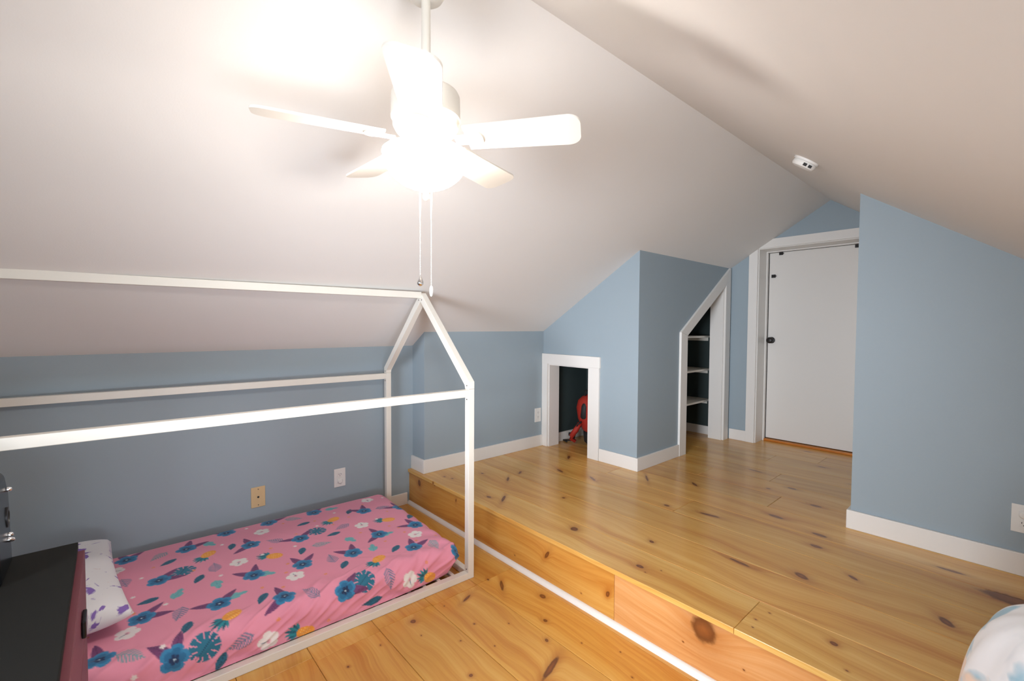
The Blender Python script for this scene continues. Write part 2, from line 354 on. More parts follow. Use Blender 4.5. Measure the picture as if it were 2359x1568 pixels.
# hatch casing and jambs
T = .018
hc = struct(box('trim_hatch', (.160+XK*0+.0115, Y2-T, H), (.250-.012, Y2, 1.010), M_TRIM, None, .0015), 'white casing of the low hatch')
box('casing_board', (OX1, Y2-T, H), (.812, Y2, 1.010), M_TRIM, hc, .0015)
box('casing_board', (.1715, Y2-T-.001, 1.010), (.818, Y2, 1.100), M_TRIM, hc, .0015)
box('jamb_board', (OX0-.0, Y2-.001, H), (OX0+.012, Y2+.128, OZ), M_TRIM, hc, .001)
box('jamb_board', (OX1-.012, Y2-.001, H), (OX1, Y2+.128, OZ), M_TRIM, hc, .001)
box('jamb_board', (OX0+.012, Y2-.001, OZ-.012), (OX1-.012, Y2+.128, OZ), M_TRIM, hc, .001)
# closet casing: left upright, slanted head, right upright
cc = struct(prisms('trim_closet', [([(1.868, H), (CY0, H), (CY0, cz0), (1.868, 1.302)], 'x', X3, X3+.019)], M_TRIM, None, .0015), 'white casing of the slant-topped closet')
prisms('casing_board', [([(1.868, 1.303), (CY0, cz0+.001), (CY1, cz1+.001), (2.800, 1.800), (2.800, zl(X3)-.002), (2.788, zl(X3)-.002)], 'x', X3, X3+.0195)], M_TRIM, cc, .0015)
prisms('casing_board', [([(CY1, H), (2.800, H), (2.800, 1.799), (CY1, cz1)], 'x', X3, X3+.020)], M_TRIM, cc, .0015)
prisms('jamb_board', [([(CY1-.012, H), (CY1, H), (CY1, cz1), (CY1-.012, cz1-.008)], 'x', X3-.125, X3+.0005)], M_TRIM, cc, .001)
prisms('jamb_board', [([(CY0, H), (CY0+.010, H), (CY0+.010, cz0+.002), (CY0, cz0)], 'x', X3-.125, X3+.0005)], M_TRIM, cc, .001)
prisms('jamb_board', [([(CY0+.010, cz0), (CY1-.012, cz1-.018), (CY1-.012, cz1-.007), (CY0+.010, cz0+.010)], 'x', X3-.125, X3+.0005)], M_TRIM, cc, .001)
# door casing
sx0, sx1 = 1.335, 1.412
dc = struct(prisms('trim_door', [([(sx0, H), (sx1, H), (sx1, zl(sx1)-.001), (sx0, zl(sx0)-.001)], 'y', Y3-.02, Y3)], M_TRIM, None, .0015), 'white casing around the door')
xh = (2.147-1.1943)/ML
prisms('casing_board', [([(sx1+.001, DZ), (2.275, DZ), (2.275, 2.147), (xh, 2.147), (sx1+.001, zl(sx1)-.001)], 'y', Y3-.02, Y3)], M_TRIM, dc, .0015)
prisms('casing_board', [([(DX1, H), (2.275, H), (2.275, DZ-.001), (DX1, DZ-.001)], 'y', Y3-.02, Y3)], M_TRIM, dc, .0015)
box('jamb_board', (DX0-.0005, Y3-.001, H), (DX0+.008, Y3+.205, DZ), M_TRIM, dc, .001)
box('jamb_board', (DX1-.008, Y3-.001, H), (DX1, Y3+.205, DZ), M_TRIM, dc, .001)
box('jamb_board', (DX0+.008, Y3-.001, DZ-.008), (DX1-.008, Y3+.205, DZ), M_TRIM, dc, .001)
box('door_stop', (DX0+.0085, Y3+.168, H), (DX0+.020, Y3+.203, DZ-.02), M_TRIM, dc, .001)
box('door_stop', (DX0+.0085, Y3+.168, DZ-.020), (DX1-.009, Y3+.203, DZ-.009), M_TRIM, dc, .001)
th = box('threshold', (DX0+.02, Y3+.165, H+.0004), (DX1-.009, Y3+.228, H+.020), M_WOOD, dc, .004); th.color = (.9, .62, .45, 1)

# ================================================================== DOOR
dr = struct(box('door_1', (DX0+.024, Y3+.206, H+.026), (DX1-.014, Y3+.238, DZ-.022), M_DOOR, None, .002), 'plain white attic door with a black knob')
kx, kz = 1.470, 1.224
MK = Matrix.Translation((kx, Y3+.206, kz)) @ Matrix.Rotation(math.pi/2, 4, 'X')
lathe('door_knob', [(.030, 0), (.030, .004), (.024, .007), (.011, .010), (.011, .028), (.022, .034), (.029, .044), (.029, .054), (.022, .062), (.006, .065)], M_IRON, dr, 28, MK)
def hardware(x, z, w_, h_, name):
    o = box(name, (x-w_/2, Y3+.197, z-h_/2), (x+w_/2, Y3+.2055, z+h_/2), M_IRON, dr, .002)
    rod('pin', (x-w_*.25, Y3+.192, z), (x+w_*.75, Y3+.192, z), .004, M_IRON, o, 8)
    return o
hardware(1.475, 1.83, .036, .030, 'slide_latch')
hardware(1.535, DZ-.035, .034, .026, 'door_catch'); hardware(2.115, DZ-.037, .034, .026, 'door_catch')

# ================================================================== CLOSET SHELVES
for z, nm in ((1.262, 'highest, just under the slanted casing'), (.935, 'middle one'), (.628, 'lowest one')):
    s = empty('closet_shelf', (.56, 1.92, z-.02)); tag(s, 'white painted board shelf in the slant-topped closet, '+nm, 'shelf', 'shelves in the closet')
    box('shelf_board', (.0005, .0005, 0), (.435, Y3-1.93, .018), M_SHELF, s, .0015)
    box('cleat', (.0005, .90-.0, -.035), (.40, Y3-1.93, -.0005), M_SHELF, s, .001)

# ================================================================== WALL PLATES
def plate(name, M, label, cat, mat, kind):
    r = bpy.data.objects.new(name, None); COL.objects.link(r); r.matrix_world = M; r.empty_display_size = .03
    tag(r, label, cat)
    if kind != 'coax': r['group'] = 'electrical outlets'
    bm = bmesh.new(); add_box(bm, (-.0385, 0, -.062), (.0385, .005, .062)); bm_obj('cover_plate', bm, mat, r, False, .002)
    ns = [(0, .048), (0, -.048)] if kind == 'coax' else [(0, 0)]
    for x, z in ns: lathe('plate_screw', [(.0032, 0), (.0032, .0066), (.0015, .0072)], mat if kind != 'coax' else M_SCREW, r, 10, Matrix.Translation((x, 0, z)) @ Matrix.Rotation(-math.pi/2, 4, 'X'))
    if kind == 'coax':
        lathe('coax_jack', [(.006, 0), (.006, .007), (.0045, .008), (.0045, .011), (.002, .0112)], M_DARK, r, 12, Matrix.Rotation(-math.pi/2, 4, 'X'))
    else:
        for s in (1, -1):
            f = box('receptacle', (-.0165, .0051, s*.0205-.0145), (.0165, .0072, s*.0205+.0145), mat, r, .0035)
            if (kind, s) in (('plug_low', -1), ('plug_high', 1)):
                pz = s*.0205
                lathe('socket_cover', [(.0175, .0073), (.0175, .014), (.013, .019), (.002, .020)], M_PLW, r, 24, Matrix.Translation((0, 0, pz)) @ Matrix.Rotation(-math.pi/2, 4, 'X') @ Matrix.Scale(1.0, 4))
                continue
            bm = bmesh.new()
            for x, h_ in ((-.0065, .0085), (.0065, .0070)): add_box(bm, (x-.0012, .0070, s*.0205-h_/2+.004), (x+.0012, .0077, s*.0205+h_/2+.004))
            add_lathe(bm, [(.0022, .0070), (.0022, .0077)], 10, Matrix.Translation((0, 0, s*.0205-.007)) @ Matrix.Rotation(-math.pi/2, 4, 'X'))
            bm_obj('socket_slots', bm, M_DARK, f)
    return r
RX = Matrix.Rotation(-math.pi/2, 4, 'Z')      # local +y -> world +x
plate('cable_wall_plate', Matrix.Translation((0, -1.024, .300)) @ RX, 'tan cable jack plate on the blue wall above the bed', 'wall plate', M_PLT, 'coax')
plate('wall_outlet', Matrix.Translation((0, -.528, .310)) @ RX, 'white outlet with a plug-in cover, right of the tan plate above the bed', 'outlet', M_PLW, 'plug_low')
plate('wall_outlet', Matrix.Translation((XK, 1.196, .545)) @ RX, 'white outlet tucked against the casing of the low hatch', 'outlet', M_PLW, 'none')
RY = Matrix.Rotation(math.pi, 4, 'Z')
plate('wall_outlet', Matrix.Translation((3.086, Y4, .512)) @ RY, 'white outlet on the right wall at the picture edge', 'outlet', M_PLW, 'plug_high')

# ================================================================== SMOKE DETECTOR
nrm = Vector((-MR, 0, -1)).normalized()
SP = Vector((2.365, .775, zrr(2.365)))
MS = Matrix.Translation(SP) @ nrm.to_track_quat('Z', 'Y').to_matrix().to_4x4()
sd = bpy.data.objects.new('smoke_detector', None); COL.objects.link(sd); sd.matrix_world = MS; tag(sd, 'small white round smoke detector on the right ceiling slope', 'smoke detector')
lathe('mounting_base', [(.056, -.002), (.056, .008), (.054, .010)], M_PLW, sd, 40)
lathe('detector_body', [(.050, .0101), (.052, .014), (.052, .026), (.047, .034), (.034, .038), (.002, .039)], M_PLW, sd, 40)
def at_sd(dirw, s, z):   # vent on the body's side facing a world direction
    d = (MS.to_3x3().inverted() @ Vector(dirw)); d.z = 0; d.normalize(); t = Vector((-d.y, d.x, 0))
    R_ = Matrix((( t.x, d.x, 0, d.x*.0465+t.x*s), (t.y, d.y, 0, d.y*.0465+t.y*s), (0, 0, 1, z), (0, 0, 0, 1)))
    return R_
for s in (-.012, .012):
    box('vent', (-.008, 0, -.006), (.008, .007, .006), M_DARK, sd, .001, at_sd((.55, -.8, -.4), s, .023))

# ================================================================== CEILING FAN
FX, FY, FZ = XR, -1.026, 1.852
fan = empty('ceiling_fan', (FX, FY, FZ)); tag(fan, 'cream five-blade ceiling fan with a lit glass bowl hanging from the ridge', 'ceiling fan')
lathe('canopy', [(.016, 2.222-FZ), (.045, 2.232-FZ), (.062, 2.262-FZ), (.066, 2.31-FZ), (.066, 2.372-FZ)], M_FAN, fan, 40)
lathe('downrod', [(.0125, .12), (.0125, .375)], M_FAN, fan, 20)
lathe('motor_housing', [(.020, .150), (.024, .138), (.070, .130), (.088, .124), (.092, .116), (.093, .056), (.088, .050), (.088, .036), (.080, .022), (.060, .012), (.055, .008)], M_FAN, fan, 56)
lathe('switch_housing', [(.055, .0075), (.062, 0), (.058, -.018), (.040, -.026), (.020, -.030), (.010, -.034), (.008, -.125)], M_FAN, fan, 48)
bp = [(.116*math.cos(a), -.036-.0966*math.sin(a)) for a in [i*math.pi/2/14 for i in range(14)]]+[(.002, -.1326)]
bp = bp+[(.001, -.1296)]+[(r-.003, z+.003) for r, z in bp[:-1][::-1]]
bm = bmesh.new(); add_lathe(bm, bp, 56, None, False)
lb = bm_obj('light_bowl', bm, M_LAMP, fan, True); lb.data.materials.append(M_PLW)
for f in lb.data.polygons:      # the glass glows outward; its inner face is plain frosted glass
    c_ = f.center; r_ = math.hypot(c_.x, c_.y)
    if math.hypot(r_/.116, (c_.z+.036)/.0966) < .985 : f.material_index = 1
for k in range(2):
    a = math.radians(17+180*k); pl = bpy.data.lights.new('bulb_light', 'POINT'); pl.energy = BULB_POWER; pl.color = LAMP_COLOR; pl.shadow_soft_size = .018
    po = bpy.data.objects.new('bulb_light', pl); COL.objects.link(po); po.location = (FX+.060*math.cos(a), FY+.060*math.sin(a), FZ-.050)
    Mb = Matrix.Translation((.058*math.cos(a), .058*math.sin(a), -.075)) 
    lathe('bulb', [(.003, -.014), (.012, -.010), (.015, 0), (.011, .009), (.006, .012)], M_PLW, fan, 16, Matrix.Translation((.060*math.cos(a), .060*math.sin(a), -.085)))
lathe('finial', [(.016, -.1328), (.015, -.138), (.008, -.142), (.009, -.148), (.009, -.156), (.003, -.162)], M_FAN, fan, 20)
for k in range(5):
    A = math.radians(-106.5+72*k); R_ = Matrix.Rotation(A, 4, 'Z')
    Pm = R_ @ Matrix.Rotation(math.radians(-13), 4, 'X')
    out = []
    r0, r1, w0, w1, cr_ = .115, .418, .048, .057, .030
    out = [(r0, -w0), (r1-cr_, -w1)]+[(r1-cr_+cr_*math.sin(a), -w1+cr_-cr_*math.cos(a)) for a in [i*math.pi/2/6 for i in range(1, 7)]]
    out += [(x, -y) for x, y in out[::-1]]
    bm = bmesh.new(); add_prism(bm, out, 'z', -.003, .003)
    for v in bm.verts: v.co = Pm @ v.co
    bl = bm_obj('blade', bm, M_FAN, fan, False, .001)
    bm = bmesh.new(); hx = [(.085, -.018), (.120, -.016)]+[(.140+.022*math.cos(a), .030*math.sin(a)) for a in [(-90+i*18)*math.pi/180 for i in range(11)]]+[(.120, .016), (.085, .018)]
    add_prism(bm, hx, 'z', -.0085, -.0031)
    for v in bm.verts: v.co = Pm @ v.co
    bm_obj('blade_bracket', bm, M_FAN, bl, False, .001)
def chain(ang, zb, knob):
    dx, dy = .010*math.cos(ang), .010*math.sin(ang)
    dx, dy = .016*math.cos(ang), .016*math.sin(ang)
    bm = bmesh.new(); z = -.13; zs = zb-FZ
    add_tube(bm, [(dx, dy, -.120), (dx, dy, -.215)], .0022, 8)
    while z > zs:
        z -= .0048
        if z < -.213: add_lathe(bm, [(.0003, z-.0017), (.0015, z), (.0003, z+.0017)], 6, Matrix.Translation((dx, dy, 0)))
    add_tube(bm, [(dx, dy, -.21), (dx, dy, zs)], .0005, 5)
    c = bm_obj('pull_chain', bm, M_FAN, fan, True)
    if knob == 'drop':
        pf = [(.0008, .0), (.002, -.004), (.006, -.012), (.0085, -.020), (.008, -.026), (.004, -.030), (.0008, -.031)]
    else:
        pf = [(.0008, .0), (.0035, -.003), (.005, -.010), (.005, -.020), (.0035, -.027), (.0008, -.030)]
    lathe('pull_knob', pf, M_CHROME if knob == 'drop' else M_PLW, c, 18, Matrix.Translation((dx, dy, zs)))
va = math.atan2(r2.y, r2.x)
chain(va+math.pi, 1.488, 'drop'); chain(va-.3, 1.458, 'bar')

# ================================================================== HOUSE BED
BX, BY, BT = 1.143, -.243, -.035; BW, BL, S = 1.058, 2.12, .036
bed = empty('house_bed', (BX, BY, 0), BT); tag(bed, 'white house-shaped wooden floor bed frame against the blue wall', 'bed')
zt = 1.014
for yy in (0, -BL+S):
    for x0 in (-S, -BW): box('post', (x0, yy-S, 0), (x0+S, yy, zt), M_BED, bed, .002)
    for sgn in (0, 1):
        f = (lambda x: x) if sgn == 0 else (lambda x: -BW-x)
        mid = -BW/2
        pts = [(0, zt+.0005), (0, 1.052), (mid+.006, 1.545), (mid+.0004, 1.545), (mid+.0004, 1.492), (-S-.002, 1.034), (-S, zt+.0005)]
        pts = [(f(x), z) for x, z in pts]
        prisms('rafter', [(pts, 'y', yy-S, yy)], M_BED, bed, .0015)
    box('end_rail', (-BW+S, yy-S+.002, .001), (-S, yy-.002, .034), M_BED, bed, .0015)
for x0 in (-S, -BW):
    box('bottom_rail', (x0, -BL+S, .0005), (x0+S, -S, .035), M_BED, bed, .002)
    box('eave_rail', (x0, -BL+S, zt-.041), (x0+S, -S-.0003, zt-.003), M_BED, bed, .002)
box('ridge_beam', (-BW/2-S/2, -BL+2*S, 1.512), (-BW/2+S/2, -S-.0004, 1.550), M_BED, bed, .002)
y = -.108; 
sm = None
while y > -BL+.12:
    o = box('slat', (-BW+S, y-.009, .018), (-S, y+.009, .034), M_BED if sm is None else None, bed, .001) if sm is None else link('slat', sm.data, None, bed)
    if sm is None: sm = o; y_first = y
    else: o.location.y = y-y_first
    y -= .083
for (x, z, ax) in ((-S*.5, zt+.018, 'y'), (-S*.5, zt-.055, 'y'), (-BW+S*.5, zt-.055, 'y'), (-BW+S*.5, zt+.012, 'y'), (-BW/2+.018, 1.502, 'y'), (-BW/2-.018, 1.502, 'y'), (-S*.5, .028+.02, 'y')):
    lathe('bolt', [(.0038, 0), (.0038, .0012), (.001, .0014)], M_SCREW, bed, 10, Matrix.Translation((x, -S, z)) @ Matrix.Rotation(math.pi/2, 4, 'X'))

# ---- mattress in a printed sheet (flat print as per-vertex colour on the unwrapped cloth)
C_=[(-0.951,-0.796),(-0.937,-0.549),(-0.767,-0.299),(-0.707,-0.929),(-0.619,-0.709),(-0.406,-0.356),(-0.396,-0.14),(-0.157,-0.274),(-0.29,-0.543),(-0.331,-0.773),(-0.37,-0.974),(-0.105,-0.905),(-0.03,-0.672),(-0.222,-1.126),(-0.034,-0.07),(-0.697,-0.094),(-0.918,-1.429),(-0.868,-1.194),(-0.953,-1.007),(-0.588,-1.314),(-0.302,-1.376),(-0.013,-1.287),(-0.11,-1.49)]
HB=[(-0.927,-0.215),(-0.842,-0.853),(-0.577,-0.387),(-0.284,-0.199),(-0.543,-1.008),(-0.247,-0.826),(0.052,-0.985),(0.024,-0.366),(-0.816,-1.472),(-0.225,-1.418)]
PN=[(-0.758,-0.489,-0.726,-0.544),(-0.554,-0.235,-0.58,-0.291),(-0.502,-0.86,-0.539,-0.913),(-0.156,-0.464,-0.118,-0.521),(-0.108,-1.097,-0.082,-1.137),(0.059,-0.249,0.039,-0.281),(0.081,-0.842,0.06,-0.895),(-0.73,-1.113,-0.675,-1.163)]
LF=[(-0.803,-0.645),(-0.813,-0.376),(-0.563,-0.552),(-0.746,-1.01),(-0.469,-0.74),(-0.205,-0.618),(-0.152,-0.98),(-0.201,-0.355),(-0.521,-0.112),(0.064,-0.55),(-0.757,-1.273),(-0.49,-1.173),(-0.424,-1.355),(-0.128,-1.242),(0.065,-1.146)]
MO=[(-0.647,-0.641),(-0.035,-0.61),(-0.603,-1.251),(-0.002,-1.22)]
TQ=[(-0.44,-0.502),(-0.283,-0.443),(-0.931,-0.445),(-0.244,-1.058),(-0.349,-0.926),(-0.387,-0.319),(-0.855,-1.094),(-0.388,-1.115),(-0.413,-1.255)]
FN=[(-0.919,-0.671),(-0.675,-0.82),(-0.484,-0.639),(-0.625,-0.483),(-0.303,-0.645),(-0.014,-0.466),(-0.083,-0.805),(0.015,-1.082),(-0.751,-0.182),(-0.12,-0.174),(-0.861,-1.306),(-0.661,-1.434),(-0.563,-1.105),(-0.244,-1.259),(-0.076,-1.407)]
MX0, MX1, MY0, MY1 = -1.026, -.031, -1.99, -.068      # plan of the mattress in the bed's frame
MT, MB, RR = .188, .0365, .056
def sheet():
    st = .0042; hs = math.pi*RR/2+(MT-RR-MB)-.002
    a = np.arange(MX0+RR-hs, MX1-RR+hs+st, st); b = np.arange(MY0+RR-hs, MY1-RR+hs+st, st)
    A, B = np.meshgrid(a, b, indexing='ij')
    ca = np.clip(A, MX0+RR, MX1-RR); cb = np.clip(B, MY0+RR, MY1-RR)
    qx, qy = A-ca, B-cb; d = np.hypot(qx, qy)+1e-9
    arc = math.pi*RR/2
    d2 = np.minimum(d, hs)
    ang = np.minimum(d2, arc)/RR
    rad = RR*np.sin(ang); drop = RR*(1-np.cos(ang))+np.maximum(d2-arc, 0)
    # the sides bulge, then tuck in towards the slats; corners stay round
    tt = np.clip(drop/(MT-MB), 0, 1)
    rad = rad+.008*np.sin(np.pi*tt)-(.006+.10*np.exp(-(MY1-B)/.13).clip(0, 1))*np.clip(tt-.45, 0, 1)**1.2*(A > MX1-.2)
    X = ca+qx/d*rad; Y = cb+qy/d*rad; Z = MT-drop
    # soft crown and cloth wrinkles
    u = (A-MX0)/(MX1-MX0); v = (B-MY0)/(MY1-MY0)
    Z += .006*np.clip(np.sin(np.pi*np.clip(u, 0, 1)), 0, 1)*np.clip(np.sin(np.pi*np.clip(v, 0, 1)), 0, 1)*(d < 1e-6)
    rs = np.random.RandomState(3)
    wv = np.zeros_like(A)
    for i in range(14):
        an = rs.uniform(.35, .95); k = rs.uniform(25, 75); ph = rs.uniform(0, 6.28)
        wv += np.sin((A*math.cos(an)-B*math.sin(an))*k*.8+ph+1.5*np.sin(B*7+ph))*rs.uniform(.3, 1)
    near = 1/(1+np.exp(-(A-(MX1-.09))/.03))
    side = np.clip(near+1/(1+np.exp(-(B-(MY1-.10))/.03))*.6, 0, 1)
    env = .35+.65*np.sin(B*5.0+A*3)**2
    amp = (.0006+.0085*side*env)
    W = np.tanh(wv/2.2)*amp
    nx = np.where(d > 1e-6, qx/d*np.sin(ang), 0); ny = np.where(d > 1e-6, qy/d*np.sin(ang), 0); nz = np.cos(ang)
    fade = np.clip((hs-d)/.02, 0, 1)
    for i in range(10):   # shallow creases across the top
        x0, y0, an, ln = rs.uniform(-.95, -.1), rs.uniform(-1.9, -.1), rs.uniform(.2, 1.3), rs.uniform(.08, .22)
        s_ = (A-x0)*math.cos(an)+(B-y0)*math.sin(an); q_ = -(A-x0)*math.sin(an)+(B-y0)*math.cos(an)
        W += .0013*np.exp(-(q_/.010)**2)*np.exp(-(s_/ln)**2)
    for i in range(26):   # pulled folds running up the near side from the hem
        b0 = -.12-i*.073+rs.uniform(-.02, .02); an = rs.uniform(.85, 1.15); wd = rs.uniform(.006, .013); am = rs.uniform(.004, .0085)*(1.15 if i < 14 else .8)
        a0 = MX1+.06; s_ = -(A-a0)*math.cos(an)-(B-b0)*math.sin(an)*-1; q_ = (A-a0)*math.sin(an)+(B-b0)*math.cos(an)
        ln = rs.uniform(.07, .15); t0 = (A-a0)/math.cos(an)
        W += am*np.exp(-((q_+6*wd*np.sin(t0*12+i)*.25)/wd)**2)/(1+np.exp(-(A-(MX1-ln*.6))/.018))
    X += nx*W*fade; Y += ny*W*fade; Z += nz*W*fade
    Z = np.maximum(Z, MB)
    # ---------------- print
    col = np.empty(A.shape+(3,)); base = np.array((.84, .31, .43)); col[:] = base
    def blend(mask, c): 
        m_ = np.clip(mask, 0, 1)[..., None]; col[:] = col*(1-m_)+np.array(c)*m_
    E_ = .0022
    def sm(dist): return np.clip(.5-dist/E_, 0, 1)
    def frame(x, y, an):
        dx, dy = A-x, B-y; c, s = math.cos(an), math.sin(an); return dx*c+dy*s, -dx*s+dy*c
    def leaf(x, y, an, L_, w_, c, vein=None, notch=0):
        p, q = frame(x, y, an); t_ = np.clip((p+L_)/(2*L_), 0, 1)
        wd = w_*np.sin(np.pi*t_**.8)**.8
        if notch: wd = wd*(1-.35*(np.sin(p*notch) > .55))
        dd = np.abs(q)-wd; dd = np.where((p < -L_) | (p > L_), .02, dd); blend(sm(dd), c)
        if vein is not None:
            blend(sm(np.maximum(np.abs(q)-.0012, np.abs(p)-L_*.9)), vein)
            st_ = np.abs(((p-np.abs(q)*.8)/.011) % 1-.5)
            blend(sm(np.maximum((st_-.07)*.02, dd+.002))*.7, vein)
    def fern(x, y, an, L_, w_, c):
        p, q = frame(x, y, an); t_ = np.clip((p+L_)/(2*L_), 0, 1); wd = w_*np.sin(np.pi*np.clip(t_, .02, 1)**.7)
        st_ = np.abs(((p-np.abs(q)*.9)/.0125) % 1-.5)
        dd = np.maximum(np.maximum(np.abs(q)-wd, (st_-.27)*.0125), np.abs(p)-L_)
        blend(sm(dd), c); blend(sm(np.maximum(np.abs(q)-.0014, np.abs(p)-L_*1.05)), c)
    def flower(x, y, R_, c, cen, n=5, ph=0., ratio=.34):
        p, q = frame(x, y, ph); r = np.hypot(p, q); th_ = np.arctan2(q, p)
        rr = R_*(1-ratio*(1-np.abs(np.cos(n*th_/2))**.5)); blend(sm(r-rr), c)
        if cen is not None: blend(sm(r-R_*.20), cen)
        if n == 5 and cen is not None and R_ > .02:
            blend(sm(np.maximum(np.abs(q)-.0016, np.abs(p-R_*.3)-R_*.35)), (.10, .16, .25))
    def monstera(x, y, an, R_, c, vein):
        p, q = frame(x, y, an); r = np.hypot(p, q*1.12); th_ = np.arctan2(q, p)
        cut = (np.abs((th_*5.5/np.pi) % 1-.5) < .09) & (r > R_*.5)
        dd = r-R_*(1-.10*np.cos(th_*2)); dd = np.where(cut, .02, dd)
        dd = np.where((p < -R_*.6) & (np.abs(q) < .008), .02, dd)
        blend(sm(dd), c); blend(sm(np.maximum(np.abs(q)-.0013, np.abs(p)-R_*.8)), vein)
    random.seed(21)
    GR = (.185, .215, .335); TEAL = (.018, .135, .225); TD = (.008, .05, .10); TU = (.17, .47, .50); MV = (.20, .055, .17); MVD = (.12, .03, .11)
    BL_ = (.035, .24, .46); BLD = (.012, .035, .11); OR = (.93, .36, .045)
    for x, y in FN: fern(x, y, random.uniform(0, 6.28), .047, .027, GR if random.random() < .55 else (.20, .36, .40))
    for x, y in TQ: leaf(x, y, random.uniform(0, 3.1), .040, .023, TU, (.12, .36, .42), 120)
    for x, y in LF:
        L_ = .05 if (x, y) == (.064, -.55) else .038
        leaf(x, y, -1.0+random.uniform(-.8, .8), L_, .018, TEAL, TD)
    for x, y in MO: monstera(x-.012, y+.025, random.uniform(0, 6), .054, (.02, .17, .27), TD)
    for i, (x, y) in enumerate(C_):    # blue blossoms each set on a spray of mauve leaves
        ph = random.uniform(0, 6.28)
        a0 = random.choice((2.4, 2.9, 3.3))
        leaf(x+.050*math.cos(a0), y+.050*math.sin(a0), a0, .056, .017, MV, MVD)
        a1 = a0+random.choice((1.05, -1.05, 2.0))
        leaf(x+.050*math.cos(a1), y+.050*math.sin(a1), a1, .056, .018, MV, MVD)
        flower(x, y, .046, BL_, None, 5, ph, .30); flower(x, y, .034, (.02, .155, .33), None, 5, ph, .45); flower(x, y, .017, BLD, None, 5, ph+.6, .5)
        blend(sm(np.hypot(A-x, B-y)-.0035), (.55, .75, .85))
    for x, y in HB:
        flower(x, y, .040, (.86, .80, .78), (.80, .42, .50), 5, random.uniform(0, 6.28), .34)
    for fx, fy, tx, ty in PN:
        an = math.atan2(ty-fy, tx-fx); p, q = frame(fx, fy, an)
        bx_, by_ = fx+.030*math.cos(an), fy+.030*math.sin(an)
        for k in (-3, 3, -2, 2, -1, 1, 0):
            L_ = .030-.003*abs(k); a2 = an+k*.36
            leaf(bx_+(L_+.002)*math.cos(a2), by_+(L_+.002)*math.sin(a2), a2, L_, .0072, (.02, .27, .33) if k % 2 else (.012, .16, .24), (.008, .09, .13) if k % 2 == 0 else None)
        dd = np.hypot(p/.038, q/.028)-1; blend(sm(dd*.030), OR)
        gx = np.sin((p+q)*330)*np.sin((p-q)*330); blend(sm(dd*.030+.003)*np.clip((gx-.55)*6, 0, 1), (.98, .66, .22))
    rs = np.random.RandomState(11); pts_ = []
    while len(pts_) < 105:
        x, y = rs.uniform(-1.08, .10), rs.uniform(-2.05, .03)
        if all((x-a_)**2+(y-b_)**2 > .058**2 for a_, b_ in C_+HB+TQ+FN+LF+[(p_[0], p_[1]) for p_ in PN]+pts_): pts_.append((x, y))
    for i, (x, y) in enumerate(pts_):
        if i % 3 == 2: flower(x, y, .0095, (.90, .80, .78), None, 5, i, .5)
        else: flower(x, y, .0085, (.85, .30, .12), (.84, .31, .43), 5, i, .5)
    extra = [(-.85,-1.75),(-.5,-1.65),(-.2,-1.7),(-.6,-1.9),(-.1,-1.85)]
    for x, y in extra: flower(x, y, .033, (.86, .80, .78), (.80, .42, .50), 5, x*9, .34)
    na, nb = A.shape
    idx = np.arange(na*nb).reshape(na, nb)
    F = np.stack([idx[:-1, :-1], idx[1:, :-1], idx[1:, 1:], idx[:-1, 1:]], -1).reshape(-1, 4)
    # drop the cloth folded away past the hem at the corners
    keep = (d[:-1, :-1] < hs+.004).ravel(); F = F[keep]
    used = np.unique(F); remap = -np.ones(na*nb, int); remap[used] = np.arange(len(used)); F = remap[F]
    V = np.stack([X, Y, Z], -1).reshape(-1, 3)[used]; Cc = col.reshape(-1, 3)[used]
    me = bpy.data.meshes.new('fitted_sheet'); me.vertices.add(len(V)); me.vertices.foreach_set('co', V.ravel())
    me.loops.add(F.size); me.loops.foreach_set('vertex_index', F.ravel().astype(np.int32)); me.polygons.add(len(F))
    me.polygons.foreach_set('loop_start', np.arange(0, F.size, 4, dtype=np.int32)); me.polygons.foreach_set('loop_total', np.full(len(F), 4, dtype=np.int32))
    me.update(); me.validate()
    ca_ = me.color_attributes.new('print', 'FLOAT_COLOR', 'POINT')
    ca_.data.foreach_set('color', np.concatenate([Cc, np.ones((len(Cc), 1))], 1).ravel())
    me.polygons.foreach_set('use_smooth', [True]*len(me.polygons))
    return me
def sheet_mat():
    m, nt, b = new_mat('printed_cotton'); N = nt.nodes; L = nt.links
    at = N.new('ShaderNodeAttribute'); at.attribute_name = 'print'; L.new(at.outputs['Color'], b.inputs['Base Color'])
    b.inputs['Roughness'].default_value = .75; b.inputs['Sheen Weight'].default_value = .15
    g = N.new('ShaderNodeNewGeometry'); n = N.new('ShaderNodeTexNoise'); n.inputs['Scale'].default_value = 600; L.new(g.outputs['Position'], n.inputs['Vector'])
    bp_ = N.new('ShaderNodeBump'); bp_.inputs['Strength'].default_value = .15; bp_.inputs['Distance'].default_value = .001
    L.new(n.outputs['Fac'], bp_.inputs['Height']); L.new(bp_.outputs[0], b.inputs['Normal']); return m
mt = empty('mattress', (BX, BY, 0), BT); tag(mt, 'twin mattress in a pink fitted sheet printed with flowers, leaves and pineapples', 'mattress')
link('fitted_sheet', sheet(), sheet_mat(), mt)
box('mattress_core', (MX0+.05, MY0+.05, .0362), (MX1-.05, MY1-.05, .13), M_TRIM, mt, .01)

